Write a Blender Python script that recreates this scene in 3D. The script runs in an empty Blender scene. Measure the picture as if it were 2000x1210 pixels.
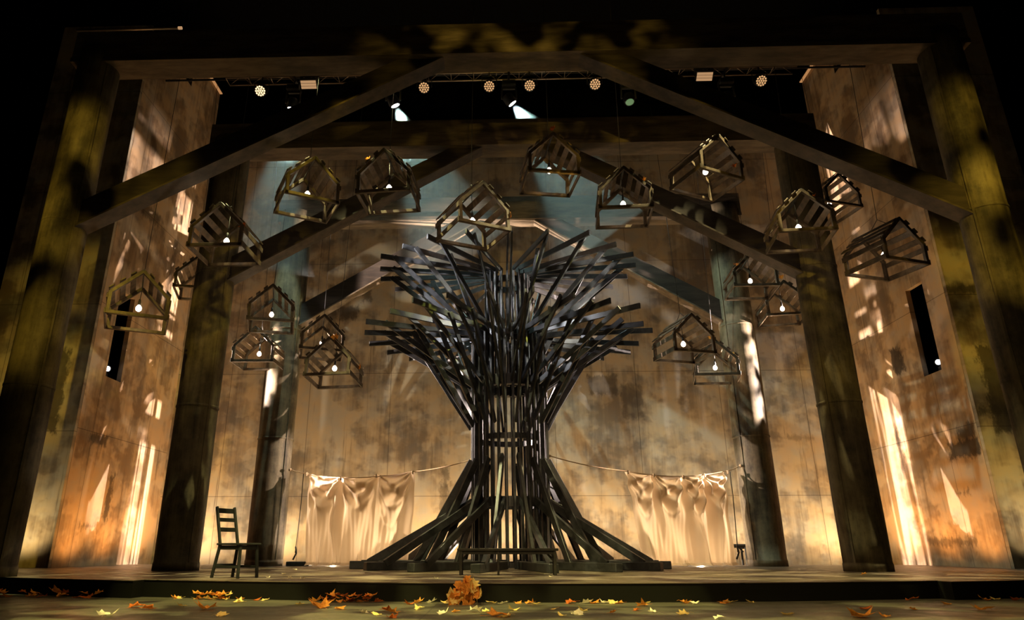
import bpy, math, random
from mathutils import Vector, Matrix, noise
R = math.radians
PI = math.pi
random.seed(7)
SC = bpy.context.scene
COL = SC.collection

# ------------------------------------------------------------------ camera, world, exposure
cam_d = bpy.data.cameras.new('camera')
cam_d.sensor_fit = 'HORIZONTAL'; cam_d.sensor_width = 36.0
cam_d.lens = 1330.0 / 2000.0 * 36.0
cam_d.shift_x = 0.035
cam_d.clip_end = 200
cam = bpy.data.objects.new('camera', cam_d); COL.objects.link(cam)
cam.location = (-0.465, 0.0, 0.40)
cam.rotation_euler = (R(90 + 19.27), 0, R(1.8))
SC.camera = cam
w = bpy.data.worlds.new('dark_house'); SC.world = w; w.use_nodes = True
w.node_tree.nodes['Background'].inputs[0].default_value = (1.0, 0.72, 0.45, 1)
w.node_tree.nodes['Background'].inputs[1].default_value = 0.0035
SC.view_settings.view_transform = 'Standard'; SC.view_settings.look = 'None'
SC.view_settings.exposure = 0.0; SC.view_settings.gamma = 1.0
SC.view_settings.use_curve_mapping = False
SC.cycles.use_denoising = True
SC.cycles.max_bounces = 6; SC.cycles.diffuse_bounces = 3; SC.cycles.glossy_bounces = 3
SC.cycles.transmission_bounces = 3; SC.cycles.volume_bounces = 0; SC.cycles.sample_clamp_indirect = 4.0
SC.cycles.volume_step_rate = 1.0

# ------------------------------------------------------------------ stage lamps
def look(o, tgt):
    o.rotation_euler = (Vector(tgt) - o.location).to_track_quat('-Z', 'Y').to_euler()
def gobo(ld, scale, lo, hi, stretch=(1, 1), seed=0.0, win=None):
    """a breakup pattern in the lamp's gate: real projected light"""
    ld.use_nodes = True
    nt = ld.node_tree; N = nt.nodes; Lk = nt.links
    em = N['Emission']
    tc = N.new('ShaderNodeTexCoord'); sp = N.new('ShaderNodeSeparateXYZ')
    Lk.new(tc.outputs['Normal'], sp.inputs[0])
    dx = N.new('ShaderNodeMath'); dx.operation = 'DIVIDE'; dy = N.new('ShaderNodeMath'); dy.operation = 'DIVIDE'
    Lk.new(sp.outputs[0], dx.inputs[0]); Lk.new(sp.outputs[2], dx.inputs[1])
    Lk.new(sp.outputs[1], dy.inputs[0]); Lk.new(sp.outputs[2], dy.inputs[1])
    cb = N.new('ShaderNodeCombineXYZ'); cb.inputs[2].default_value = seed
    mx = N.new('ShaderNodeMath'); mx.operation = 'MULTIPLY'; mx.inputs[1].default_value = stretch[0]
    my = N.new('ShaderNodeMath'); my.operation = 'MULTIPLY'; my.inputs[1].default_value = stretch[1]
    Lk.new(dx.outputs[0], mx.inputs[0]); Lk.new(dy.outputs[0], my.inputs[0])
    Lk.new(mx.outputs[0], cb.inputs[0]); Lk.new(my.outputs[0], cb.inputs[1])
    nz = N.new('ShaderNodeTexNoise'); nz.inputs['Scale'].default_value = scale; nz.inputs['Detail'].default_value = 1.5
    Lk.new(cb.outputs[0], nz.inputs['Vector'])
    mr = N.new('ShaderNodeMapRange'); mr.inputs['From Min'].default_value = lo; mr.inputs['From Max'].default_value = hi
    Lk.new(nz.outputs[0], mr.inputs['Value']); out = mr.outputs[0]
    if win:      # shutter blades left and right of the gate
        ab = N.new('ShaderNodeMath'); ab.operation = 'ABSOLUTE'; Lk.new(dx.outputs[0], ab.inputs[0])
        w_ = N.new('ShaderNodeMapRange'); w_.inputs['From Min'].default_value = win; w_.inputs['From Max'].default_value = win * .8
        Lk.new(ab.outputs[0], w_.inputs['Value'])
        mm = N.new('ShaderNodeMath'); mm.operation = 'MULTIPLY'; Lk.new(out, mm.inputs[0]); Lk.new(w_.outputs[0], mm.inputs[1]); out = mm.outputs[0]
    Lk.new(out, em.inputs['Strength'])
def spot(name, loc, tgt, power, color, angle, blend=0.3, size=0.08, gob=None):
    d = bpy.data.lights.new(name, 'SPOT'); d.energy = power; d.color = color
    d.spot_size = R(angle); d.spot_blend = blend; d.shadow_soft_size = size
    o = bpy.data.objects.new(name, d); COL.objects.link(o); o.location = loc; look(o, tgt)
    if gob: gobo(d, **gob)
    return o
def area(name, loc, tgt, sx, sy, power, color, spread=180):
    d = bpy.data.lights.new(name, 'AREA'); d.shape = 'RECTANGLE'; d.size = sx; d.size_y = sy
    d.energy = power; d.color = color; d.spread = R(spread)
    o = bpy.data.objects.new(name, d); COL.objects.link(o); o.location = loc; look(o, tgt)
    return o
AMB = (1.0, 0.70, 0.38); ORG = (1.0, 0.47, 0.13); WHT = (1.0, 0.80, 0.70); TEAL = (0.62, 0.95, 0.88); YEL = (1.0, 0.70, 0.09)
# ground row behind the deck, washing up the back wall
area('back_ground_row', (0, 19.25, -0.12), (0, 19.75, 2.6), 19.0, 0.25, 130, AMB)
for k in range(9):
    u = -8.8 + k * 2.2
    spot('back_uplight', (u, 18.95, -0.08), (u, 19.95, 3.4), 300, AMB, 150, 1.0, 0.15)
# troughs along the side walls
for sgn in (-1, 1):
    for v in (16.0, 17.4, 18.8):
        spot('side_uplight', (sgn * 9.45, v, 0.08), (sgn * 10.2, v - .1, 2.6), 130, ORG, 150, 1.0, 0.12)
    spot('side_wash', (sgn * -4.0, 11.3, 9.6), (sgn * 10.2, 17.0, 4.4), 110, (1.0, 0.66, 0.42), 40, 0.9, 0.3)
    spot('flat_uplight', (sgn * 10.7, 14.5, 0.1), (sgn * 10.9, 15.4, 1.6), 150, (1.0, .78, .42), 110, 1.0, 0.12)
# added unseen warm fill toward the back wall, kept below the front header
for u in (-6, -2, 2, 6):
    spot('back_wall_fill', (u * .6, -3.0, 4.6), (u, 20, 4.0), 440, (1.0, 0.70, 0.48), 27, 0.8, 0.4)
# lamp in each wall slot, crossing the stage, plus an added wall-streak spot
for sgn, sd in ((-1, 1.3), (1, 4.1)):
    spot('slot_lamp', (sgn * 10.27, 16.5, 4.6), (-sgn * 10.2, 16.5, 4.8), 30000, WHT, 42, 0.5, 0.03, dict(scale=9, lo=0.44, hi=0.56, stretch=(2.2, 0.7), seed=sd, win=.15))
    spot('added_streak_lamp', (sgn * 10.12, 16.3, 4.7), (-sgn * 10.2, 18.8, 5.2), 70000, (1.0, .82, .72), 64, 0.3, 0.02, dict(scale=10, lo=0.40, hi=0.52, stretch=(14 if sgn > 0 else 7, 0.35), seed=sd + 2, win=.024 if sgn > 0 else .036))
# added unseen spots in mid-air that brighten the crown of the tree
spot('tree_crown_fill', (-3.4, 12.75, 6.7), (-.6, 15.2, 6.1), 1500, (.93, .95, 1.0), 62, 0.5, 0.03, dict(scale=9, lo=0.42, hi=0.54, stretch=(1.2, 1), seed=3.3))
spot('tree_crown_fill', (3.2, 13.0, 6.5), (.2, 15.2, 6.1), 1400, (1.0, .98, .84), 62, 0.5, 0.03, dict(scale=9, lo=0.44, hi=0.54, stretch=(1.2, 1), seed=8.3))
spot('tree_leaf_fill', (4.5, 12.95, 6.4), (.9, 14.0, 5.8), 800, (.95, .95, .16), 30, 0.4, 0.02, dict(scale=34, lo=0.50, hi=0.55, stretch=(1.2, 1), seed=1.3))
# green-yellow leaf breakups on the columns
for sgn in (-1, 1):
    spot('column_breakup', (sgn * 4.6, 1.5, 9.0), (sgn * 8.5, 11.5, 5.4), 5200, YEL, 31, 0.9, 0.05, dict(scale=9, lo=0.40, hi=0.66, stretch=(1.0, 0.7), seed=3.0 * sgn))
    spot('rear_column_breakup', (sgn * 1.8, 9.0, 8.6), (sgn * 6.6, 14.4, 5.4 if sgn < 0 else 4.4), 620, YEL, 30, 0.8, 0.05, dict(scale=9, lo=0.42, hi=0.66, stretch=(1.0, 0.8), seed=7.0 * sgn))
spot('header_breakup', (0, 2.0, 7.0), (0, 12.0, 9.8), 2000, (1.0, 0.70, 0.12), 44, 0.8, 0.05, dict(scale=11, lo=0.46, hi=0.72, seed=9))
spot('header_breakup', (.8, 11.6, 6.6), (.9, 13.5, 9.4), 90, (1.0, 0.62, 0.10), 90, 0.8, 0.03, dict(scale=9, lo=0.50, hi=0.66, stretch=(1, 1.5), seed=2.5))
# leaf breakups on the deck
spot('deck_breakup', (-4.5, 11.2, 11.4), (-1.5, 10.6, 0), 9000, (0.95, 0.90, 0.42), 70, 0.5, 0.02, dict(scale=10, lo=0.52, hi=0.56, seed=2.2))
spot('deck_breakup', (4.5, 11.2, 11.4), (1.5, 10.6, 0), 9000, (1.0, 0.86, 0.42), 70, 0.5, 0.02, dict(scale=10, lo=0.52, hi=0.56, seed=6.2))
spot('apron_breakup', (-2.5, 4.2, 9.5), (-0.6, 8.2, -.2), 8500, (1.0, 0.92, 0.34), 60, 0.5, 0.02, dict(scale=12, lo=0.46, hi=0.54, seed=5.2))
spot('leaf_top_fill', (0, 7.6, 10.8), (0, 8.7, -.2), 1500, (1.0, 0.74, 0.34), 78, 0.6, 0.05)  # added overhead fill without breakup, keeps the leaves bright
spot('leaf_front_fill', (-1.5, 1.5, 6.0), (-.3, 8.7, -.1), 1700, (1.0, 0.72, 0.36), 62, 0.6, 0.08)  # added fill from the house side, lifts the leaf bunch
# cold beams from the overhead rig
BEAMS = [((-5.79, 15.0, 11.25), (-.15, .25, -1), 32), ((-3.03, 15.0, 11.28), (.45, .30, -1), 42), ((0.04, 15.0, 11.28), (.75, .30, -1), 44)]
for a, d, an in BEAMS:
    spot('cold_beam', a, Vector(a) + Vector(d), 3000, TEAL, an, 0.35, 0.06)
# lamps on the deck behind the two cloths
for x, y in ((-4.7, 17.6), (-3.0, 17.1), (3.1, 17.0), (4.5, 17.35)):
    spot('cloth_lamp', (x, y + 0.75, 0.12), (x, y - 0.5, 1.0), 110, (1.0, 0.74, 0.46), 130, 0.8, 0.06)
for sgn in (-1, 1):
    spot('cloth_rake_lamp', (sgn * 1.3, 17.7, 0.15), (sgn * 4.5, 16.6, 1.0), 650, (1.0, 0.80, 0.58), 100, 0.8, 0.05)

# ------------------------------------------------------------------ materials
def mat(name, color=(.5, .5, .5), rough=.6, metal=0, spec=None):
    m = bpy.data.materials.new(name); m.use_nodes = True
    b = m.node_tree.nodes['Principled BSDF']
    b.inputs['Base Color'].default_value = (*color, 1); b.inputs['Roughness'].default_value = rough
    b.inputs['Metallic'].default_value = metal
    if spec is not None: b.inputs['Specular IOR Level'].default_value = spec
    return m
class G:
    """small helper to wire node graphs"""
    def __init__(s, m): s.nt = m.node_tree; s.b = s.nt.nodes['Principled BSDF']
    def n(s, t, **k):
        x = s.nt.nodes.new('ShaderNode' + t)
        for a, v in k.items(): setattr(x, a, v)
        return x
    def l(s, a, b): s.nt.links.new(a, b)
    def pos(s):
        return s.n('NewGeometry').outputs['Position']
    def obj(s):
        return s.n('TexCoord').outputs['Object']
    def mapv(s, v, sc=(1, 1, 1), loc=(0, 0, 0)):
        m = s.n('Mapping'); m.inputs['Scale'].default_value = sc; m.inputs['Location'].default_value = loc
        s.l(v, m.inputs['Vector']); return m.outputs[0]
    def noise(s, v, scale, detail=4, rough=.55, dist=0):
        t = s.n('TexNoise'); t.inputs['Scale'].default_value = scale; t.inputs['Detail'].default_value = detail
        t.inputs['Roughness'].default_value = rough; t.inputs['Distortion'].default_value = dist
        s.l(v, t.inputs['Vector']); return t.outputs[0]
    def voro(s, v, scale):
        t = s.n('TexVoronoi'); t.inputs['Scale'].default_value = scale; s.l(v, t.inputs['Vector'])
        x = s.n('SeparateColor'); s.l(t.outputs['Color'], x.inputs[0]); return x.outputs[0]
    def rng(s, v, a, b, c=0., d=1.):
        t = s.n('MapRange'); t.interpolation_type = 'SMOOTHSTEP'
        for i, q in zip(('From Min', 'From Max', 'To Min', 'To Max'), (a, b, c, d)): t.inputs[i].default_value = q
        s.l(v, t.inputs['Value']); return t.outputs[0]
    def m(s, op, a, b=None):
        t = s.n('Math', operation=op)
        for i, q in enumerate((a, b)):
            if q is None: continue
            if isinstance(q, (int, float)): t.inputs[i].default_value = q
            else: s.l(q, t.inputs[i])
        return t.outputs[0]
    def mix(s, f, a, b, mode='MIX'):
        t = s.n('Mix', data_type='RGBA', blend_type=mode)
        for i, q in ((0, f), (6, a), (7, b)):
            if isinstance(q, (int, float)): t.inputs[i].default_value = q
            elif isinstance(q, tuple): t.inputs[i].default_value = (*q, 1)
            else: s.l(q, t.inputs[i])
        return t.outputs[2]
    def bump(s, h, st=.3, d=.02):
        t = s.n('Bump'); t.inputs['Strength'].default_value = st; t.inputs['Distance'].default_value = d
        s.l(h, t.inputs['Height']); s.l(t.outputs[0], s.b.inputs['Normal'])
def sep(g, v):
    x = g.n('SeparateXYZ'); g.l(v, x.inputs[0]); return x.outputs

def plaster(name, lateral, strokes, light=(.47, .395, .29), dark=(.185, .155, .125), seams=(2.44, 3.6), seam_off=(0, 0)):
    """scenic-painted plaster: blotches, knife-work patches, drips, brush strokes, panel seams"""
    m = mat(name, rough=.85, spec=.2); g = G(m); P = g.pos(); s3 = sep(g, P)
    A, Z = s3[lateral], s3[2]
    cb = g.n('CombineXYZ'); g.l(A, cb.inputs[0]); g.l(Z, cb.inputs[1]); V = cb.outputs[0]
    big = g.noise(V, .42, 5, .6)
    wob = g.noise(V, 1.6, 3, .6)
    wv = g.n('VectorMath', operation='ADD'); sc = g.n('VectorMath', operation='SCALE')
    nc = g.n('TexNoise'); nc.inputs['Scale'].default_value = 1.3; nc.inputs['Detail'].default_value = 4; g.l(V, nc.inputs['Vector'])
    g.l(nc.outputs['Color'], sc.inputs[0]); sc.inputs['Scale'].default_value = .45
    g.l(V, wv.inputs[0]); g.l(sc.outputs[0], wv.inputs[1])
    cell = g.m('ADD', g.m('MULTIPLY', g.rng(g.noise(wv.outputs[0], .75, 2.5, .6), .46, .54), .55), g.m('MULTIPLY', g.rng(g.noise(g.mapv(wv.outputs[0], (1, 1.2, 1), (5, 9, 0)), 1.3, 3, .6), .44, .56), .45))
    streak = g.noise(g.mapv(V, (2.6, .13, 1)), 1.0, 5, .65)
    fine = g.noise(g.mapv(V, (9, 2.0, 1)), 1.0, 4, .7)
    t = g.m('ADD', g.m('MULTIPLY', g.rng(big, .38, .62), .50), g.m('ADD', g.m('MULTIPLY', cell, .50), g.m('MULTIPLY', g.rng(streak, .35, .65), .30)))
    t = g.m('ADD', t, g.m('MULTIPLY', g.m('SUBTRACT', fine, .5), .35))
    c = g.mix(g.rng(t, .15, .95), dark, light)
    warm = g.mix(g.rng(wob, .35, .7), (1.06, .98, .86), (.90, .96, 1.06))
    c = g.mix(1.0, c, warm, 'MULTIPLY')
    st2 = g.noise(g.mapv(V, (3.6, .22, 1), (7, 3, 0)), 1.0, 4, .7)
    c = g.mix(g.m('MULTIPLY', g.rng(st2, .60, .72), .55), c, (.055, .04, .028))
    # deliberate dark brush strokes
    edge = g.m('MULTIPLY', g.m('SUBTRACT', g.noise(g.mapv(V, (5, 2.2, 1)), 1.3, 4, .7), .5), .55)
    for (a, z, hw, hh, k) in strokes:
        da = g.m('SUBTRACT', g.m('ABSOLUTE', g.m('SUBTRACT', A, a)), hw)
        dz = g.m('SUBTRACT', g.m('ABSOLUTE', g.m('SUBTRACT', Z, z)), hh)
        d = g.m('ADD', g.m('MAXIMUM', da, dz), edge)
        c = g.mix(g.m('MULTIPLY', g.rng(d, .06, -.08), k), c, (.035, .027, .02))
    # panel seams
    for ax, pitch, off in ((A, seams[0], seam_off[0]), (Z, seams[1], seam_off[1])):
        f = g.m('ABSOLUTE', g.m('SUBTRACT', g.m('FRACT', g.m('ADD', g.m('DIVIDE', ax, pitch), off)), .5))
        c = g.mix(g.m('MULTIPLY', g.rng(g.m('MULTIPLY', f, pitch), .012, .004), .6), c, (.03, .02, .015))
    g.l(c, g.b.inputs['Base Color'])
    g.bump(fine, .25, .01)
    return m
M_back = plaster('painted_plaster_back', 0, [
    (-5.6, 7.2, .16, 1.1, .6), (-5.05, 7.35, .28, .22, .7), (-4.55, 8.0, .16, .3, .6), (-3.7, 6.4, .12, 1.0, .4), (2.7, 5.0, .45, .3, .55), (3.5, 4.5, .3, .5, .45),
    (-7.1, 3.0, .12, .5, .7), (-7.2, 2.3, .1, .7, .6), (-2.0, 1.6, .12, 1.0, .55), (-1.4, 2.1, .6, .05, .3), (6.7, 3.2, .14, .9, .5), (7.6, 6.2, .3, 1.1, .3), (8.1, 3.4, .5, .07, .4), (4.9, 8.2, .55, .09, .6)])
M_left = plaster('painted_plaster_left', 1, [
    (17.2, 5.9, .10, .8, .35), (16.4, 2.9, .40, .13, .8), (17.3, 1.6, .13, .55, .75), (18.6, 8.0, .12, 1.2, .6), (17.0, 9.3, .5, .2, .6), (16.6, .9, .35, .04, .6)],
    light=(.52, .37, .23), dark=(.21, .14, .085), seams=(2.6, 3.1), seam_off=(.3, .52))
M_right = plaster('painted_plaster_right', 1, [
    (17.9, 5.1, .25, .35, .85), (16.1, 2.55, .55, .2, .85), (15.9, 2.9, .3, .16, .8), (17.3, .55, .9, .10, .6), (16.5, 1.6, .22, .04, .7), (18.6, 2.9, .1, .6, .6)],
    light=(.52, .37, .23), dark=(.21, .14, .085), seams=(2.6, 3.1), seam_off=(.1, .52))
M_flat = plaster('painted_plaster_return', 0, [(-10.9, 3.9, .28, 1.0, .8), (-11.5, 5.0, .2, .9, .7), (10.8, 3.8, .3, 1.0, .8), (10.5, 6.2, 1.0, .1, .7), (11.3, 3.3, 1.1, .1, .7)],
    light=(.46, .37, .25), dark=(.15, .11, .075), seams=(3.3, 3.1), seam_off=(.2, .55))

def column_mat():
    m = mat('painted_column_canvas', rough=.7, spec=.25); g = G(m); P = g.pos()
    a = g.noise(g.mapv(P, (3, 3, .35)), 1.2, 5, .65); b = g.noise(P, 2.4, 5, .65); f = g.noise(g.mapv(P, (14, 14, 4)), 1.0, 4, .7)
    t = g.m('ADD', g.m('MULTIPLY', a, .6), g.m('MULTIPLY', b, .4))
    c = g.mix(g.rng(t, .34, .66), (.035, .027, .017), (.185, .145, .08))
    c = g.mix(g.m('MULTIPLY', g.rng(f, .55, .75), .5), c, (.02, .016, .01))
    g.l(c, g.b.inputs['Base Color']); g.bump(b, .4, .02); return m
M_col = column_mat()
def beam_mat(name, a, b, rough=.6):
    m = mat(name, rough=rough, spec=.3); g = G(m); P = g.pos()
    n = g.noise(g.mapv(P, (1.2, 4, 7)), 1.0, 5, .65)
    g.l(g.mix(g.rng(n, .3, .7), a, b), g.b.inputs['Base Color']); g.bump(n, .25, .01); return m
M_head = beam_mat('painted_header_boards', (.05, .036, .022), (.15, .11, .068))
M_edge = beam_mat('brace_edge_timber', (.035, .026, .017), (.09, .066, .043), .5)
M_brace = beam_mat('dark_stained_timber', (.020, .014, .010), (.045, .032, .022), .55)
def wood(name, a, b, rough):
    m = mat(name, rough=rough, spec=.5 if 'tree' in name or 'lath' in name else .25); g = G(m); v = g.obj()
    n = g.noise(g.mapv(v, (3, 3, 3)), 2.0, 5, .6, .4)
    g.l(g.mix(g.rng(n, .3, .7), a, b), g.b.inputs['Base Color']); return m
M_tree = wood('charcoal_painted_lath', (.008, .008, .008), (.034, .033, .035), .42)
M_lant = wood('weathered_lantern_wood', (.042, .029, .017), (.115, .080, .046), .5)
M_chair = wood('dark_green_grey_chair_paint', (.010, .010, .008), (.020, .020, .016), .75)
M_bench = wood('dark_bench_wood', (.020, .018, .013), (.040, .036, .025), .6)
M_black = mat('black_duvetyn', (.004, .004, .004), .95, spec=0)
M_metal = mat('black_powder_coat', (.02, .02, .02), .45, .3)
M_alu = mat('dull_truss_metal', (.30, .24, .18), .4, .8)
M_rope = mat('jute_rope', (.42, .28, .15), .9)
M_wire = mat('black_cable', (.02, .018, .015), .6)
def emis(name, c, s):
    m = mat(name); b = m.node_tree.nodes['Principled BSDF']
    b.inputs['Base Color'].default_value = (0.02, .02, .02, 1)
    b.inputs['Emission Color'].default_value = (*c, 1); b.inputs['Emission Strength'].default_value = s; return m
M_bulb = emis('lit_bulb_glass', (1.0, .84, .66), 9.0)
M_cell = emis('warm_led_cell', (1.0, .55, .24), .75)
M_cellhot = emis('bright_warm_led_cell', (1.0, .68, .34), 2.2)
M_strip = emis('led_strip_cell', (1.0, .46, .17), .42)
M_panel = emis('strobe_tube_and_pipe_glint', (1.0, .56, .27), .45)
M_beamlens = emis('white_beam_lens', (1.0, 1.0, .95), 14.0)
M_slotlens = emis('slot_lamp_lens', (.80, .88, 1.0), 9.0)
M_glint = emis('green_lens_glint', (.45, .8, .35), .25)  # glint on the unlit lenses, put in as a weak glow
def deck_mat(name, a, b, rough, plank):
    m = mat(name, rough=rough, spec=.5); g = G(m); P = g.pos(); s3 = sep(g, P)
    n = g.noise(g.mapv(P, (1.0, 5.0, 1)), 1.1, 5, .6); sc = g.noise(P, 3.0, 6, .7)
    c = g.mix(g.rng(n, .3, .7), a, b)
    f = g.m('ABSOLUTE', g.m('SUBTRACT', g.m('FRACT', g.m('DIVIDE', s3[1 if plank < 1 else 0], plank)), .5))
    c = g.mix(g.m('MULTIPLY', g.rng(g.m('MULTIPLY', f, plank), .009, .003), .8), c, (.01, .008, .006))
    g.l(c, g.b.inputs['Base Color'])
    g.l(g.rng(sc, .3, .7, rough - .10, rough + .14), g.b.inputs['Roughness']); g.bump(sc, .12, .004); return m
M_deck = deck_mat('worn_deck_boards', (.085, .062, .042), (.16, .12, .082), .42, .30)
M_apron = deck_mat('painted_apron_floor', (.055, .050, .030), (.11, .098, .058), .40, 2.4)
M_riser = mat('black_riser_face', (.008, .0075, .004), .8, spec=.1)
def cloth_mat():
    m = mat('unbleached_muslin', rough=.9); g = G(m)
    n = g.noise(g.obj(), .8, 2)
    c = g.mix(g.rng(n, .3, .7), (.60, .455, .30), (.70, .55, .38))
    d = g.n('BsdfDiffuse'); t = g.n('BsdfTranslucent'); x = g.n('MixShader'); x.inputs[0].default_value = .5
    g.l(c, d.inputs[0]); g.l(c, t.inputs[0]); g.l(d.outputs[0], x.inputs[1]); g.l(t.outputs[0], x.inputs[2])
    g.l(x.outputs[0], g.nt.nodes['Material Output'].inputs['Surface']); return m
M_cloth = cloth_mat()
def leaf_mat(name, a, b):
    m = mat(name, rough=.55); g = G(m); n = g.noise(g.obj(), 14, 3)
    c = g.mix(g.rng(n, .3, .7), a, b)
    d = g.n('BsdfDiffuse'); t = g.n('BsdfTranslucent'); x = g.n('MixShader'); x.inputs[0].default_value = .3
    g.l(c, d.inputs[0]); g.l(c, t.inputs[0]); g.l(d.outputs[0], x.inputs[1]); g.l(t.outputs[0], x.inputs[2])
    g.l(x.outputs[0], g.nt.nodes['Material Output'].inputs['Surface']); return m
M_leaf = dict(orange=leaf_mat('orange_leaf', (.62, .20, .03), (.85, .38, .07)), yellow=leaf_mat('yellow_leaf', (.80, .50, .10), (.95, .75, .30)),
              red=leaf_mat('rust_leaf', (.40, .09, .02), (.60, .17, .03)), pale=leaf_mat('pale_leaf', (.80, .66, .36), (.92, .85, .60)))

# ------------------------------------------------------------------ mesh helpers
class MB:
    def __init__(s): s.v = []; s.f = []; s.mi = []; s.sm = []
    def add(s, vs, fs, mi=0, sm=False):
        o = len(s.v); s.v += [tuple(v) for v in vs]
        for f in fs: s.f.append(tuple(o + i for i in f)); s.mi.append(mi); s.sm.append(sm)
    def box(s, c, d, mi=0, rot=None, bev=0.0):
        hx, hy, hz = d[0] / 2, d[1] / 2, d[2] / 2
        b = min(bev, hx * .45, hy * .45, hz * .45)
        if b <= 0:
            P = [Vector((x, y, z)) for x in (-hx, hx) for y in (-hy, hy) for z in (-hz, hz)]
            F = [(0, 1, 3, 2), (4, 6, 7, 5), (0, 4, 5, 1), (2, 3, 7, 6), (0, 2, 6, 4), (1, 5, 7, 3)]
        else:
            P = []; idx = {}
            for sx in (-1, 1):
                for sy in (-1, 1):
                    for sz in (-1, 1):
                        for ax in range(3):
                            p = [sx * (hx - b), sy * (hy - b), sz * (hz - b)]
                            p[ax] += (sx, sy, sz)[ax] * b
                            idx[(sx, sy, sz, ax)] = len(P); P.append(Vector(p))
            F = []
            for ax in range(3):
                a1, a2 = (ax + 1) % 3, (ax + 2) % 3
                for sg in (-1, 1):
                    q = []
                    for t1, t2 in ((-1, -1), (1, -1), (1, 1), (-1, 1)):
                        k = [0, 0, 0]; k[ax] = sg; k[a1] = t1; k[a2] = t2; q.append(idx[(*k, ax)])
                    F.append(tuple(q if sg > 0 else q[::-1]))
                for t1 in (-1, 1):
                    for t2 in (-1, 1):
                        k0 = [0, 0, 0]; k1 = [0, 0, 0]; k0[ax] = -1; k1[ax] = 1
                        for k in (k0, k1): k[a1] = t1; k[a2] = t2
                        q = (idx[(*k0, a1)], idx[(*k1, a1)], idx[(*k1, a2)], idx[(*k0, a2)])
                        F.append(q if t1 * t2 < 0 else q[::-1])
            for sx in (-1, 1):
                for sy in (-1, 1):
                    for sz in (-1, 1):
                        q = tuple(idx[(sx, sy, sz, a)] for a in range(3))
                        F.append(q if sx * sy * sz > 0 else q[::-1])
        Rm = rot or Matrix.Identity(3); c = Vector(c)
        s.add([Rm @ p + c for p in P], F, mi)
    def bar(s, a, b, wd, th, up=(0, 0, 1), mi=0, bev=0.0):
        """rectangular bar from a to b; th is measured along 'up', wd across it"""
        a, b = Vector(a), Vector(b); d = (b - a); L = d.length
        if L < 1e-6: return
        d.normalize(); u = Vector(up)
        if abs(d.dot(u)) > .98: u = Vector((0, 1, 0))
        sd = d.cross(u).normalized(); u = sd.cross(d).normalized()
        s.box((a + b) / 2, (L, wd, th), mi, Matrix((d, sd, u)).transposed(), bev)
    def tube(s, pts, r, n=8, mi=0, caps=True):
        pts = [Vector(p) for p in pts]; rs = r if isinstance(r, (list, tuple)) else [r] * len(pts)
        vs = []; fs = []; prev = None
        for i, p in enumerate(pts):
            d = (pts[min(i + 1, len(pts) - 1)] - pts[max(i - 1, 0)])
            d = d.normalized() if d.length > 1e-9 else Vector((0, 0, 1))
            if prev is None:
                u = d.orthogonal().normalized()
            else:
                u = (prev - d * prev.dot(d)); u = u.normalized() if u.length > 1e-6 else d.orthogonal().normalized()
            prev = u; q = d.cross(u)
            for k in range(n):
                t = 2 * PI * k / n; vs.append(p + (u * math.cos(t) + q * math.sin(t)) * rs[i])
        for i in range(len(pts) - 1):
            for k in range(n):
                fs.append((i * n + k, i * n + (k + 1) % n, (i + 1) * n + (k + 1) % n, (i + 1) * n + k))
        if caps: fs.append(tuple(range(n))[::-1]); fs.append(tuple((len(pts) - 1) * n + k for k in range(n)))
        s.add(vs, fs, mi, True)
    def lathe(s, prof, n=24, c=(0, 0, 0), rot=None, mi=0, sm=True):
        vs = []; fs = []; Rm = rot or Matrix.Identity(3); c = Vector(c)
        for r, z in prof:
            for k in range(n):
                t = 2 * PI * k / n; vs.append(Rm @ Vector((r * math.cos(t), r * math.sin(t), z)) + c)
        for i in range(len(prof) - 1):
            for k in range(n):
                fs.append((i * n + k, i * n + (k + 1) % n, (i + 1) * n + (k + 1) % n, (i + 1) * n + k))
        fs.append(tuple(range(n))[::-1]); fs.append(tuple((len(prof) - 1) * n + k for k in range(n)))
        s.add(vs, fs, mi, sm)
    def prism(s, poly, y0, y1, mi=0):
        """polygon in x,z extruded along y"""
        n = len(poly)
        vs = [(x, y0, z) for x, z in poly] + [(x, y1, z) for x, z in poly]
        fs = [tuple(range(n)), tuple(range(n, 2 * n))[::-1]] + [(i, i + n, (i + 1) % n + n, (i + 1) % n) for i in range(n)]
        s.add(vs, fs, mi)
    def mesh(s, name, mats):
        me = bpy.data.meshes.new(name); me.from_pydata(s.v, [], s.f)
        for m in (mats if isinstance(mats, (list, tuple)) else [mats]): me.materials.append(m)
        for p, mi, sm in zip(me.polygons, s.mi, s.sm): p.material_index = mi; p.use_smooth = sm
        me.update(); return me
    def build(s, name, mats, parent=None):
        o = bpy.data.objects.new(name, s.mesh(name, mats)); COL.objects.link(o); o.parent = parent; return o
def tag(o, label=None, cat=None, group=None, kind=None):
    if label: o['label'] = label
    if cat: o['category'] = cat
    if group: o['group'] = group
    if kind: o['kind'] = kind
    return o
def thing(name, label, cat, loc=(0, 0, 0), group=None, rot=(0, 0, 0)):
    o = bpy.data.objects.new(name, None); COL.objects.link(o); o.location = loc; o.rotation_euler = rot
    o.empty_display_size = .2
    return tag(o, label, cat, group)
def copy_tree(o, parent=None):
    c = o.copy(); COL.objects.link(c); c.parent = parent
    for ch in list(o.children): copy_tree(ch, c)
    return c

# ------------------------------------------------------------------ the setting
SLOT = (16.22, 16.93, 4.44, 6.72)      # v0, v1, z0, z1 of the slot in each side wall
def front(u):
    return 8.95 + .031 * u * u - (0.30 if abs(u) > 5.3 else 0)
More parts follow.
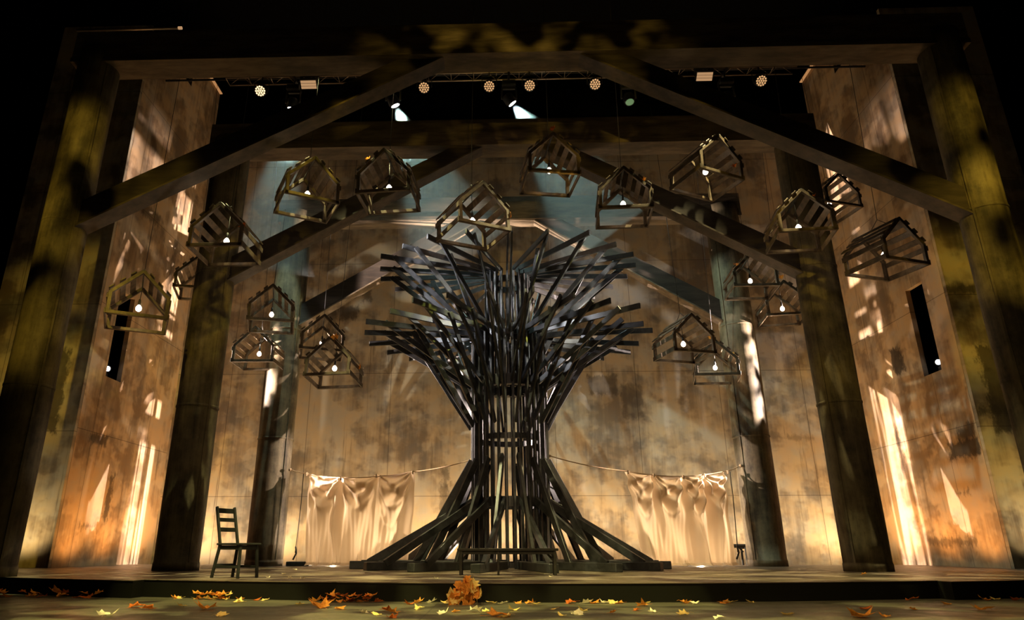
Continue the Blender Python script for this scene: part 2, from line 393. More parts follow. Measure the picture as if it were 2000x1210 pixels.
# deck slab with curved front, notched at both ends
b = MB(); us = [-14 + i * .5 for i in range(57)]
us = sorted(set([u for u in us if abs(abs(u) - 5.3) > .05] + [-5.301, -5.299, 5.299, 5.301]))
DECKB = 18.8
top = [(u, front(u), 0) for u in us] + [(u, DECKB, 0) for u in reversed(us)]
n = len(us)
vs = [(u, front(u), 0) for u in us] + [(u, DECKB, 0) for u in us] + [(u, front(u), -.008) for u in us]
fs = [(i, i + 1, n + i + 1, n + i) for i in range(n - 1)]
fs2 = [(2 * n + i, 2 * n + i + 1, i + 1, i) for i in range(n - 1)]
b.add(vs, fs + fs2, 0)
b.add([(u, front(u) + .012, -.008) for u in us] + [(u, front(u) + .015, -.22) for u in us], [(n + i, n + i + 1, i + 1, i) for i in range(n - 1)], 1)
b.add([(-14, DECKB, 0), (14, DECKB, 0), (14, DECKB, -.22), (-14, DECKB, -.22)], [(0, 1, 2, 3)], 1)
tag(b.build('floor_stage_deck', [M_deck, M_riser]), kind='structure')
b = MB(); b.add([(-16, 3, -.22), (16, 3, -.22), (16, 21, -.22), (-16, 21, -.22)], [(0, 1, 2, 3)])
tag(b.build('floor', [M_apron]), kind='structure')
b = MB(); b.box((0, 20.06, 6.4), (21.4, .12, 13.2)); tag(b.build('wall_back', M_back), kind='structure')
for sgn, nm, mm in ((-1, 'wall_left', M_left), (1, 'wall_right', M_right)):
    b = MB(); x = sgn * 10.19 + (-.06 if sgn < 0 else .06) ; v0, v1, z0, z1 = SLOT; T = .12; Zt = 15.6; Z0 = -.2; Vs, Ve = 15.5, 20.0
    Zm = 14.4; Vm = 18.0
    b.box((x, (Vs + v0) / 2, (Z0 + Zm) / 2), (T, v0 - Vs, Zm - Z0)); b.box((x, (v1 + Ve) / 2, (Z0 + Zm) / 2), (T, Ve - v1, Zm - Z0))
    b.box((x, (v0 + v1) / 2, (Z0 + z0) / 2), (T, v1 - v0, z0 - Z0)); b.box((x, (v0 + v1) / 2, (z1 + Zm) / 2), (T, v1 - v0, Zm - z1))
    b.box((x, (Vm + Ve) / 2, (Zm + Zt) / 2), (T, Ve - Vm, Zt - Zm))
    tag(b.build(nm, mm), kind='structure')
    # the return flat facing the house beside it
    b = MB(); b.box((sgn * 11.47, 15.44, 7.15), (2.56, .1, 14.7))
    tag(b.build('return_flat', M_flat), 'tall painted plaster panel between the %s wall and the %s front column' % (('left', 'left') if sgn < 0 else ('right', 'right')), 'stage flat')
    # dark box behind the slot
    b = MB(); xo = sgn * 10.95; xi = sgn * 10.31
    b.box((xo, 16.575, 5.6), (.05, 1.5, 3.0)); b.box(((xo + xi) / 2, 15.95, 5.6), (.64, .05, 3.0)); b.box(((xo + xi) / 2, 17.2, 5.6), (.64, .05, 3.0))
    b.box(((xo + xi) / 2, 16.575, 7.0), (.64, 1.2, .05)); b.box(((xo + xi) / 2, 16.575, 4.15), (.64, 1.2, .05))
    tag(b.build('window_1' if sgn < 0 else 'window_2', M_black), kind='structure')
b = MB(); b.box((0, 22.0, 9), (34, .05, 19)); tag(b.build('wall_masking_drape', M_black), kind='structure')
b = MB(); b.box((0, 14, 18.4), (34, 22, .05)); tag(b.build('ceiling', M_black), kind='structure')
for sgn, nm in ((-1, 'wall_left_masking'), (1, 'wall_right_masking')):
    b = MB(); b.box((sgn * 15.5, 14, 9), (.05, 16, 19)); tag(b.build(nm, M_black), kind='structure')

# ------------------------------------------------------------------ three timber portals
CX0 = -.13
PORT = [('front', 10.65, 7.95, .36, 5.75), ('middle', 13.7, 6.50, .41, 6.0), ('rear', 17.4, 6.02, .44, 5.9)]
HB, HT = 9.08, 9.78
for pn, v, hw, r, zj in PORT:
    for sgn in (-1, 1):
        side = 'left' if sgn < 0 else 'right'
        x = CX0 + sgn * hw
        t = thing('column', 'thick round painted column of the %s portal, on its %s side' % (pn, side), 'column', (x, v, 0))
        b = MB(); N = 26
        prof = [(r * 1.03, 0), (r * 1.03, .12), (r, .16)]
        for k in range(N + 1):
            z = .16 + (HB + .35 - .16) * k / N
            prof.append((r * (1 + .012 * math.sin(z * 1.7 + x)), z))
        b.lathe(prof, 36)
        b.build('shaft', M_col, t)
        for zz in (zj, zj - 2.9):
            b = MB(); b.lathe([(r * 1.005, zz), (r * 1.022, zz + .01), (r * 1.022, zz + .04), (r * 1.005, zz + .05)], 36); b.build('joint_ring', M_col, t)
        b = MB(); a = R(-35) if sgn < 0 else R(215)
        b.box((math.cos(a) * r, math.sin(a) * r, 4.6), (.035, .035, 8.9), rot=Matrix.Rotation(a, 3, 'Z')); b.build('seam_strip', M_col, t)
    # header
    t = thing('header_beam', 'long horizontal timber header across the top of the %s portal' % pn, 'beam', (CX0, v, HB))
    b = MB(); ln = 2 * hw + (.9 if pn != 'front' else .8)
    b.box((0, 0, (HT - HB) / 2), (ln, .52, HT - HB)); b.build('face_board', M_head, t)
    b = MB(); b.box((0, -.275, .05), (ln, .03, .10)); b.build('lower_lip', M_head, t)
    for sgn in (-1, 1):
        side = 'left' if sgn < 0 else 'right'
        t = thing('diagonal_brace', 'dark slanting timber brace from the %s column up to the header of the %s portal' % (side, pn), 'brace', (CX0 + sgn * hw, v, 0))
        b = MB()
        top_in = {'front': 1.27, 'middle': .62, 'rear': .75}[pn]; top_out = {'front': 2.1, 'middle': 1.35, 'rear': 1.5}[pn]
        zo, zi = {'front': (6.12, 5.62), 'middle': (6.35, 5.80), 'rear': (6.55, 5.95)}[pn]
        xe = hw - r * .5
        poly = [(sgn * (top_in - hw), HB + .02), (sgn * (top_out - hw), HB + .02), (sgn * (xe - hw), zo), (sgn * (xe - hw), zi)]
        if sgn > 0: poly = poly[::-1]
        b.prism(poly, -.16, .16); b.build('timber', M_brace, t)
        b = MB(); e0 = Vector((poly[0][0], 0, poly[0][1])) if sgn < 0 else Vector((poly[3][0], 0, poly[3][1]))
        e1 = Vector((poly[3][0], 0, poly[3][1])) if sgn < 0 else Vector((poly[0][0], 0, poly[0][1]))
        b.bar(e0 + Vector((0, -.02, .0)), e1 + Vector((0, -.02, .0)), .36, .035); b.build('edge_strip', M_head if pn == 'rear' else M_edge, t)

# ------------------------------------------------------------------ the lath tree
TX, TY = -.2, 15.6
tree = thing('lath_tree', 'large dark sculptural tree of straight laths with two spreading tiers, centre stage', 'tree sculpture', (TX, TY, 0))
rt = random.Random(11)
def pol(r, a, z, ey=1.0): return Vector((r * math.cos(a), r * math.sin(a) * ey, z))
NS = 32
for k in range(NS):
    a = 2 * PI * (k + .5) / NS; rr = .82 + rt.uniform(-.02, .02)
    b = MB(); b.box((rr * math.cos(a), rr * math.sin(a), 2.62), (.095, .052, 5.18 + rt.uniform(-.1, .1)), rot=Matrix.Rotation(a, 3, 'Z'), bev=.006)
    b.build('trunk_slat', M_tree, tree)
for k in range(22):
    a = 2 * PI * (k + .5) / 22; rr = .50
    b = MB(); b.box((rr * math.cos(a), rr * math.sin(a), 5.3), (.10, .05, 2.9), rot=Matrix.Rotation(a, 3, 'Z'), bev=.006)
    b.build('crown_post', M_tree, tree)
def ring(r0, r1, z, h, nm):
    b = MB(); n = 40; vs = []; fs = []
    for k in range(n):
        a = 2 * PI * k / n; c, s = math.cos(a), math.sin(a)
        vs += [(r0 * c, r0 * s, z), (r1 * c, r1 * s, z), (r1 * c, r1 * s, z + h), (r0 * c, r0 * s, z + h)]
    for k in range(n):
        o, p = 4 * k, 4 * ((k + 1) % n)
        for i in range(4): fs.append((o + i, o + (i + 1) % 4, p + (i + 1) % 4, p + i))
    b.add(vs, fs); b.build(nm, M_tree, tree)
ring(.66, .76, 1.24, .20, 'trunk_ring'); ring(.66, .76, 2.66, .12, 'trunk_ring'); ring(.60, .76, 3.86, .24, 'trunk_ring'); ring(.50, .76, 5.02, .12, 'trunk_ring')
ring(.36, .45, 6.45, .14, 'trunk_ring'); ring(.66, .76, .02, .10, 'trunk_ring')
NA = 24
for k in range(NA):
    a = 2 * PI * (k + .5) / NA
    j = rt.uniform(-.14, .14)
    up = Vector((0, 0, 1))
    # lower tier
    b = MB(); z = 5.13 + rt.uniform(-.05, .05); b.bar(pol(.55, a, z), pol(3.32 + j, a, z + rt.uniform(-.02, .06)), .045, .125, bev=.006); b.build('canopy_arm', M_tree, tree)
    b = MB(); da = .045; b.bar(pol(.87, a + .02, 3.02 + rt.uniform(-.06, .06)), pol(2.2 + j, a + .02, 5.22), .045, .115, bev=.006); b.build('canopy_brace', M_tree, tree)
    b = MB(); b.bar(pol(.87, a - .06, 3.92), pol(2.88 + j, a - .02, 5.22), .045, .115, bev=.006); b.build('canopy_brace', M_tree, tree)
NB = 22
for k in range(NB):
    a = 2 * PI * (k + .0) / NB + PI / 2
    j = rt.uniform(-.12, .12); ey = .80
    b = MB(); z = 6.72 + rt.uniform(-.05, .05); b.bar(pol(.40, a, z), pol(3.15 + j, a, z + .08, ey), .045, .125, bev=.006); b.build('upper_arm', M_tree, tree)
    b = MB(); b.bar(pol(.58, a + .03, 4.95), pol(2.85 + j, a + .03, 6.84, ey), .045, .115, bev=.006); b.build('upper_brace', M_tree, tree)
    if k % 4 == 0:
        b = MB(); b.bar(pol(.60, a + .10, 4.3), pol(1.95 + j, a + .10, 6.86, ey), .045, .115, bev=.006); b.build('upper_brace', M_tree, tree)
NR = 16
for k in range(NR):
    a = 2 * PI * (k + .5) / NR; j = rt.uniform(-.08, .08)
    b = MB(); b.bar(pol(.86, a, 2.25 + rt.uniform(-.05, .05)), pol(2.0 + j, a, .10), .07, .145, bev=.006); b.build('root_brace', M_tree, tree)
    b = MB(); b.bar(pol(.86, a + .05, 1.36), pol(2.98 + j, a + .02, .12), .07, .145, bev=.006); b.build('root_brace', M_tree, tree)
    b = MB(); b.box((*pol((.8 + 3.36 + j) / 2, a, .075)[:2], .077), (2.56 + j, .17, .15), rot=Matrix.Rotation(a, 3, 'Z'), bev=.01); b.build('root_beam', M_tree, tree)

# ------------------------------------------------------------------ house-shaped lanterns
LW, LL, LH, LR = 1.03, .98, .435, .495
def make_lantern():
    t = thing('house_lantern', 'x', 'lantern')
    q = .064; w2, l2 = LW / 2, LL / 2
    for sy in (-1, 1):
        y = sy * (l2 - q / 2); b = MB()
        b.box((0, y, q / 2), (LW, q, q), bev=.005)
        for sx in (-1, 1):
            b.box((sx * (w2 - q / 2), y, LH / 2), (q, q, LH), bev=.005)
            b.bar((sx * (w2 - q / 2), y, LH - q * .3), (0, y, LH + LR - q * .5), q, q, bev=.005)
        b.build('gable_frame', M_lant, t)
    for sx in (-1, 1):
        b = MB(); b.box((sx * (w2 + .012), 0, .05), (.024, LL, .10), bev=.004); b.build('side_board', M_lant, t)
        b = MB(); b.box((sx * (w2 + .012), 0, LH - .10), (.024, LL + .02, .10), bev=.004); b.build('side_board', M_lant, t)
        al = math.atan2(LR, w2); n_ = Vector((sx * math.sin(al), 0, math.cos(al)))
        for s_ in (.12, .43, .74):
            p = Vector((sx * w2, 0, LH)).lerp(Vector((0, 0, LH + LR)), s_) + n_ * .036
            rot = Matrix((Vector((sx * math.cos(al), 0, -math.sin(al))), Vector((0, 1, 0)), n_)).transposed()
            b = MB(); b.box(p, (.115, LL + .04, .022), rot=rot, bev=.004); b.build('roof_board', M_lant, t)
    b = MB(); b.tube([(0, 0, LH + LR + .02), (0, 0, 2.0)], .008, 5); b.build('cable', M_wire, t)
    b = MB(); b.tube([(0, -.18, LH + LR), (0, 0, LH + LR + .16), (0, .18, LH + LR)], .007, 5); b.box((0, 0, LH + LR - .02), (.03, LL, .03)); b.build('ridge_hanger', M_wire, t)
    b = MB(); b.tube([(0, 0, LH + LR - .04), (.006, 0, .62), (0, 0, .49)], .007, 5); b.build('bulb_cord', M_wire, t)
    bl = MB(); bl.lathe([(.020, .50), (.024, .45), (.024, .40), (.018, .385)], 12); sk = bl.build('bulb_socket', M_wire, t)
    b = MB(); b.lathe([(.018, .39), (.030, .375), (.050, .345), (.054, .315), (.046, .285), (.024, .265), (.004, .26)], 16); b.build('bulb', M_bulb, t)
    return t
LANT = [
 ('L1', (-7.24, 11.97, 4.37, 28.1, -2.0, -0.6), 'house-shaped slatted lantern hanging lowest at far left, in front of the left wall slot'),
 ('L2', (-5.7, 11.9, 5.71, -1.8, -.7, .5), 'house-shaped lantern hanging in front of the left middle column, orange leaf on its right side'),
 ('L3', (-8.47, 16.81, 6.8, 15.4, -2.4, -.8), 'house-shaped lantern half hidden behind the left middle column'),
 ('L4', (-4.19, 11.9, 6.71, 28.8, -.3, -.4), 'house-shaped lantern with striped roof slats in the pale beam at upper left'),
 ('L5', (-2.53, 11.73, 6.72, -4.2, 1.6, -1.0), 'house-shaped lantern with yellow-lit bottom rail overlapping the left middle brace'),
 ('L6', (-.88, 11.45, 5.84, 29.2, -1.3, -1.7), 'turned house-shaped lantern right above the lath tree, orange leaf at its right corner'),
 ('L7', (.64, 12.26, 7.37, 7.9, -.2, .8), 'high house-shaped lantern near centre with a rust leaf on its ridge'),
 ('L8', (2.13, 12.46, 6.68, -4.7, .7, .9), 'house-shaped lantern right of centre overlapping the right middle brace'),
 ('L9', (3.79, 12.25, 7.28, 23.2, -.6, 2.8), 'highest house-shaped lantern on the right, just under the right front brace'),
 ('L10', (5.52, 12.36, 6.06, -6.1, -2.7, .7), 'house-shaped lantern hanging in front of the right middle column'),
 ('L11', (8.18, 15.99, 8.52, 14.7, -2.1, 2.1), 'house-shaped lantern tucked right under the lower part of the right front brace'),
 ('L12', (5.81, 15.86, 6.31, -4.2, -1.3, 1.2), 'house-shaped lantern with bright yellow side boards in front of the right rear column'),
 ('L13', (6.86, 16.68, 5.86, -6.3, -.6, -1.2), 'house-shaped lantern partly hidden by the right middle column, between the two right columns'),
 ('L14', (7.12, 12.46, 5.48, 18.5, .6, .2), 'dark house-shaped lantern at far right above the right wall slot'),
 ('L15', (-5.86, 15.33, 5.38, 16.5, -1.9, -1.4), 'house-shaped lantern left of the left rear column, uppermost of the left low cluster'),
 ('L16', (-6.52, 16.58, 4.75, 1.3, .8, .1), 'white-lit house-shaped lantern, lowest at the left beside the left rear column'),
 ('L17', (-4.83, 16.18, 4.91, 16.5, -.9, .7), 'house-shaped lantern behind another one, just right of the left rear column'),
 ('L18', (-4.16, 14.93, 3.94, -6.0, -5.7, -.4), 'house-shaped lantern lowest in the left cluster with orange leaves on its roof'),
 ('L19', (3.85, 15.27, 4.53, 15.7, -.4, -.1), 'yellow-lit house-shaped lantern right of the lath tree, larger of the low right pair'),
 ('L20', (5.02, 16.86, 4.37, -11.9, -2.0, 2.0), 'house-shaped lantern lowest on the right, against the right rear column, leaves on its ridge'),
]
HANG = []
proto = make_lantern()
for i, (nm, (u, v, z, yw, ax, ay), lab) in enumerate(LANT):
    o = proto if i == 0 else copy_tree(proto)
    Mx = Matrix.Rotation(R(yw), 3, 'Z') @ Matrix.Rotation(R(ax), 3, 'X') @ Matrix.Rotation(R(ay), 3, 'Y')
    o.location = (u, v, z); o.rotation_euler = Mx.to_euler()
    tag(o, lab, 'lantern', 'house-shaped lanterns hung over the stage')
    HANG.append((Vector((u, v, z)), Mx))
    # its own support wire up to the grid (straight up, whatever the lean)
    for ch in o.children:
        if ch.name.startswith('cable'):
            topw = Vector((u, 12.05 if v < 14 else 16.2, 13.2)); a0 = Mx @ Vector((0, 0, LH + LR + .15))
            bb = MB(); loc_top = Mx.transposed() @ (topw - Vector((u, v, z)))
            bb.tube([(0, 0, LH + LR + .15), loc_top], .006, 5); ch.data = bb.mesh('cable', M_wire)
    # small lamp inside the bulb
    d = bpy.data.lights.new('bulb_glow', 'POINT'); d.energy = 3.0; d.color = (1, .72, .45); d.shadow_soft_size = .055
    lo = bpy.data.objects.new('bulb_glow', d); COL.objects.link(lo); lo.location = Vector((u, v, z)) + Mx @ Vector((0, 0, .20))
t = thing('lantern_batten', 'thin black bar high in the fly space from which the front row of lanterns hangs', 'batten', (0, 12.05, 13.22)); b = MB(); b.tube([(-10, 0, 0), (10, 0, 0)], .03, 8); b.build('pipe', M_metal, t)
t = thing('lantern_batten', 'thin black bar high in the fly space above the rear row of lanterns', 'batten', (0, 16.2, 13.22)); b = MB(); b.tube([(-10, 0, 0), (10, 0, 0)], .03, 8); b.build('pipe', M_metal, t)

# ------------------------------------------------------------------ cloths on their rope
def rope(name, pts, lab, tail):
    t = thing(name, lab, 'rope', pts[0])
    o = Vector(pts[0]); P = []
    for i in range(len(pts) - 1):
        a, c = Vector(pts[i]), Vector(pts[i + 1])
        for k in range(8):
            s = k / 8; p = a.lerp(c, s); p.z -= .05 * 4 * s * (1 - s) * (c - a).length / 2; P.append(p - o)
    P.append(Vector(pts[-1]) - o)
    b = MB(); b.tube(P, .012, 6); b.build('line', M_rope, t)
    b = MB(); kn = P[0]; b.lathe([(.01, -.04), (.035, -.02), (.04, .01), (.02, .04)], 10, c=kn); b.lathe([(.01, -.03), (.03, 0), (.01, .03)], 10, c=P[-1]); b.build('knot', M_rope, t)
    s = Vector(tail) - o
    b = MB(); b.tube([s, s + Vector((.0, .0, -.7)), s + Vector((-.03, 0, -1.45)), s + Vector((-.05, 0, -1.85))], .010, 6); b.tube([s + Vector((-.05, 0, -1.7)), s + Vector((-.02, 0, -1.85)), s + Vector((-.09, 0, -2.0))], .022, 6); b.build('hanging_tail', M_wire, t)
rope('clothes_line', [(-5.62, 17.1, 2.24), (-5.2, 17.12, 2.14), (-4.28, 16.9, 2.02), (-2.47, 16.5, 2.12), (-1.08, 15.75, 2.30)], 'thin rope holding the left cloth, from the left rear column to the tree trunk', (-5.28, 17.12, 2.14))
rope('clothes_line', [(5.46, 17.15, 2.30), (5.12, 17.1, 2.18), (3.9, 16.8, 2.02), (2.57, 16.4, 2.10), (.72, 15.75, 2.38)], 'thin rope holding the right cloth, from the right rear column to the tree trunk', (5.17, 17.1, 2.16))
def cloth(name, tops, lab, seed, spread):
    """tops: pins along the rope; heavy muslin hung from them with swags between the pins, pooling on the deck"""
    rr = random.Random(seed); NU, NV = 150, 90
    o0 = Vector((tops[0][0], tops[0][1], 0)); t = thing(name, lab, 'cloth', o0)
    T = [Vector(p) for p in tops]; Ls = [(T[i + 1] - T[i]).length for i in range(len(T) - 1)]; Lt = sum(Ls); acc = [0]
    for l in Ls: acc.append(acc[-1] + l)
    b = MB(); vs = []; fs = []
    dirn = (T[-1] - T[0]); dirn.z = 0; dirn.normalize(); nrm = Vector((dirn.y, -dirn.x, 0))   # toward the house
    ph = [rr.uniform(0, 6) for _ in range(8)]
    sw = [rr.uniform(.55, 1.2) for _ in T]
    for i in range(NU + 1):
        s = Lt * i / NU; k = 0
        while k < len(Ls) - 1 and s > acc[k + 1]: k += 1
        q = (s - acc[k]) / Ls[k]; P = T[k].lerp(T[k + 1], q); P.z -= .035 * 4 * q * (1 - q)
        for j in range(NV + 1):
            h = j / NV; z = P.z * (1 - h)
            depth = P.z * h
            # radiating swag folds near each pin pair, fading down; long pleats take over lower down
            c4 = 4 * q * (1 - q)
            sag = depth / max(c4 ** .8, .12) if c4 > 0 else 9
            # nested swags hanging between two pins
            swag = sum(A_ * math.exp(-((depth - sw[k] * D_ * (.18 + .82 * c4)) / .07) ** 2) for A_, D_ in ((.07, .30), (.06, .62), (.05, 1.0))) * min(1, 1.4 * c4 + .15)
            edge = min(q, 1 - q)
            lean = (q - .5) * depth * .0
            pl = .075 * math.sin(2 * PI * (s + .10 * math.sin(depth * 1.3 + ph[k % 8])) / .52 + ph[1]) + .012 * math.sin(2 * PI * (s + .05 * depth) / .11 + ph[3])
            fan = 0      # pleats radiating from the pins
            for c_, sp_ in enumerate(acc):
                dxs = s - sp_; r_ = math.hypot(dxs, depth)
                if abs(dxs) < 1.15:
                    an_ = math.atan2(dxs, depth + .02)
                    fan += .13 * min(1, r_ / .7) * math.exp(-r_ / 2.2) * (1 - abs(dxs) / 1.15) * math.sin(an_ * (11 + 2 * (c_ % 2)) + ph[c_ % 8])
            pin = math.exp(-(edge * Ls[k] / (.04 + .05 * depth)) ** 2) * .14 * (1 - h * .6)
            bil = .12 * h * (1 - h * .4) * math.sin(2 * PI * s / Lt * 1.5 + ph[5])
            off = swag * .8 + fan + pl * (.1 + .9 * h ** .8) + bil - pin
            lat = spread(s / Lt) * h ** 1.6
            if h > .97: off += (h - .97) * 3.0
            p = P + nrm * off + dirn * lat; p.z = z + .012 + (.02 * abs(math.sin(s * 9 + ph[1])) if h > .97 else 0)
            vs.append(p - o0)
    for i in range(NU):
        for j in range(NV):
            a = i * (NV + 1) + j; fs.append((a, a + 1, a + NV + 2, a + NV + 1))
    b.add(vs, fs, 0, True); b.build('drape', M_cloth, t)
    for p in T:
        b = MB(); q = p - o0; b.box(q + Vector((0, -.02, -.01)), (.035, .05, .09), bev=.006); b.build('peg', M_rope, t)
cloth('hanging_cloth', [(-5.17, 17.08, 2.13), (-4.28, 16.88, 2.01), (-3.38, 16.68, 2.05), (-2.49, 16.49, 2.11)], 'cream muslin cloth draped over the rope left of the tree, lit from behind', 3, lambda q: .18 * (1 - q) - .12 * q)
cloth('hanging_cloth', [(2.57, 16.38, 2.09), (3.2, 16.57, 2.03), (3.95, 16.80, 2.01), (4.5, 16.95, 2.06), (5.10, 17.08, 2.15)], 'cream muslin cloth draped over the rope right of the tree, lit from behind', 8, lambda q: .22 * (1 - q) - .02 * q)

# ------------------------------------------------------------------ chair, benches
def chair():
    P = dict(bn=(-4.55, 10.33), bf=(-4.37, 10.66), fn=(-4.12, 10.11), ff=(-3.96, 10.44))
    t = thing('ladder_back_chair', 'dark wooden ladder-back chair standing alone at left on the stage deck', 'chair', (-4.25, 10.38, 0))
    o = Vector((-4.25, 10.38, 0)); V = {k: Vector((*p, 0)) - o for k, p in P.items()}
    f = ((V['fn'] - V['bn']) + (V['ff'] - V['bf'])).normalized(); sd = (V['bf'] - V['bn']).normalized(); up = Vector((0, 0, 1))
    SH = .445
    ins = lambda p, k: p * k
    T = {k: V[k] * .86 for k in V}
    for k in ('bn', 'bf'):
        b = MB(); foot = V[k] - f * .04; seat = T[k] + up * SH; topp = T[k] - f * .15 - sd * .01 + up * .985
        b.bar(foot, seat + up * .01, .034, .040, up=f, bev=.004); b.bar(seat, topp, .034, .038, up=f, bev=.004); b.build('rear_leg_post', M_chair, t)
    for k in ('fn', 'ff'):
        b = MB(); b.bar(V[k], T[k] + up * SH, .036, .036, up=f, bev=.004); b.build('front_leg', M_chair, t)
    b = MB(); c = sum(T.values(), Vector()) / 4
    w_ = (T['bf'] - T['bn']).length + .07; l_ = ((T['fn'] - T['bn']).length) + .08
    b.box(c + up * (SH + .012), (l_, w_, .028), rot=Matrix((f, sd, up)).transposed(), bev=.008); b.build('seat', M_chair, t)
    b = MB()
    for a1, a2 in (('bn', 'bf'), ('fn', 'ff'), ('bn', 'fn'), ('bf', 'ff')): b.bar(T[a1] + up * (SH - .035), T[a2] + up * (SH - .035), .022, .06, bev=.003)
    b.build('seat_apron', M_chair, t)
    for z, h in ((.93, .07), (.80, .055), (.66, .06)):
        b = MB(); q = (z - SH) / (.985 - SH); a1 = T['bn'] - f * .15 * q + up * z; a2 = T['bf'] - f * .15 * q + up * z
        mid = (a1 + a2) / 2 - f * .025
        b.bar(a1, mid, .018, h, bev=.003); b.bar(mid, a2, .018, h, bev=.003); b.build('back_slat', M_chair, t)
    for a1, a2, z in (('bn', 'fn', .15), ('bf', 'ff', .15), ('bn', 'bf', .17)):
        b = MB(); q = z / SH; b.bar(V[a1].lerp(T[a1], q) + up * z, V[a2].lerp(T[a2], q) + up * z, .02, .035, bev=.003); b.build('stretcher', M_chair, t)
chair()
def bench(name, x0, x1, y, h, d, lab, mid=True):
    t = thing(name, lab, 'bench', ((x0 + x1) / 2, y, 0)); L = x1 - x0
    b = MB(); b.box((0, 0, h - .02), (L, d, .04), bev=.006); b.build('bench_top', M_bench, t)
    for sx in (-1, 1):
        for sy in (-1, 1):
            b = MB(); b.box((sx * (L / 2 - .06), sy * (d / 2 - .04), (h - .04) / 2), (.045, .045, h - .04), bev=.004); b.build('leg', M_bench, t)
        b = MB(); b.bar((sx * (L / 2 - .07), 0, h - .19), (sx * (L / 2 - .20), 0, h - .05), .03, .035); b.box((sx * (L / 2 - .06), 0, h - .08), (.03, d - .10, .07)); b.build('corner_bracket', M_bench, t)
    if mid:
        b = MB(); b.box((-.15, -d / 2 + .04, (h - .04) / 2), (.035, .035, h - .04), bev=.004); b.build('leg', M_bench, t)
    b = MB(); b.box((0, -d / 2 + .05, h - .065), (L - .12, .022, .05)); b.build('apron_rail', M_bench, t)
bench('bench', -1.13, .48, 11.62, .40, .32, 'low dark wooden bench standing in front of the tree base')
bench('bench', 4.75, 5.76, 18.4, .50, .40, 'small dark bench half hidden behind the right cloth, beside the right rear column', False)
t = thing('floor_block', 'low dark block on the deck under the rope tail, left of the left cloth', 'block', (-5.25, 17.25, 0)); b = MB(); b.box((0, 0, .05), (.55, .3, .10), bev=.01); b.build('block', M_bench, t)

# ------------------------------------------------------------------ overhead rig
def truss(x0, x1, v, z, lab):
    t = thing('lighting_truss', lab, 'truss', ((x0 + x1) / 2, v, z)); h = .30; L = x1 - x0
    for sy in (-1, 1):
        for sz in (-1, 1):
            b = MB(); b.tube([(-L / 2, sy * h / 2, sz * h / 2), (L / 2, sy * h / 2, sz * h / 2)], .022, 8); b.build('chord', M_alu, t)
    b = MB(); n = int(L / .6)
    for k in range(n):
        xa = -L / 2 + k * L / n; xb = xa + L / n
        b.tube([(xa, -h / 2, -h / 2), ((xa + xb) / 2, -h / 2, h / 2), (xb, -h / 2, -h / 2)], .010, 5)
        b.tube([(xa, h / 2, -h / 2), ((xa + xb) / 2, h / 2, h / 2), (xb, h / 2, -h / 2)], .010, 5)
        b.tube([(xa, -h / 2, -h / 2), (xa, h / 2, -h / 2)], .010, 5)
    tag(b.build('lacing', M_alu, t), kind='stuff')
truss(-7.6, 7.4, 15.0, 12.35, 'long horizontal lighting truss in the dark above the stage, nearest the front header')
def led_head(loc, lab, hot=False):
    t = thing('led_wash_light', lab, 'stage light', loc, 'small round wash lights along the truss')
    rot = Matrix.Rotation(R(-46), 3, 'X')      # lens looks down and toward the house
    b = MB(); b.lathe([(.10, .22), (.14, .18), (.15, .0), (.155, -.05), (.155, -.08)], 20, rot=rot); b.build('head', M_metal, t)
    b = MB()
    for k in range(19):
        rr_, a = (0, 0) if k == 0 else ((.058, k * PI / 3) if k < 7 else (.112, k * PI / 6))
        b.lathe([(.022, -.08), (.024, -.088), (.010, -.096)], 8, c=rot @ Vector((rr_ * math.cos(a), rr_ * math.sin(a), 0)), rot=rot)
    b.build('lens_cell', M_cellhot if hot else M_cell, t)
    b = MB(); b.tube([(-.19, 0, 0), (-.19, 0, .30), (.19, 0, .30), (.19, 0, 0)], .014, 6); b.build('yoke', M_metal, t)
    b = MB(); b.tube([(0, 0, .30), (0, 0, .42)], .02, 6); b.box((0, 0, .44), (.07, .08, .06)); b.build('clamp', M_metal, t)
for k, (u, hot, lab) in enumerate(((-6.6, True, 'round warm wash light, leftmost on the truss beside the left strip light'), (-2.29, False, 'round warm wash light on the truss above the second cold beam from the left'),
        (-.59, False, 'round warm wash light on the truss just left of the rightmost cold beam'), (.46, False, 'round warm wash light on the truss just right of the rightmost cold beam'),
        (2.15, False, 'round warm wash light on the truss close to the right front brace'), (6.4, False, 'round warm wash light, rightmost on the truss, beside the right strip light'))):
    led_head((u, 14.85, 11.78), lab, hot)
for u, z, lab in ((-5.35, 11.94, 'rectangular warm flood panel on the truss at the left'), (4.99, 11.94, 'rectangular warm flood panel on the truss at the right')):
    t = thing('flood_panel', lab, 'stage light', (u, 14.85, z)); rot = Matrix.Rotation(R(-38), 3, 'X')
    b = MB(); b.box((0, 0, .05), (.46, .24, .10), rot=rot, bev=.01); b.build('housing', M_metal, t)
    for k in range(3):
        b = MB(); b.box(rot @ Vector((0, -.075 + k * .075, -.02)), (.40, .062, .02), rot=rot); b.build('tube_cell', M_panel, t)
    b = MB(); b.tube([(-.25, 0, .02), (-.25, 0, .24), (.25, 0, .24), (.25, 0, .02)], .012, 6); b.build('yoke', M_metal, t)
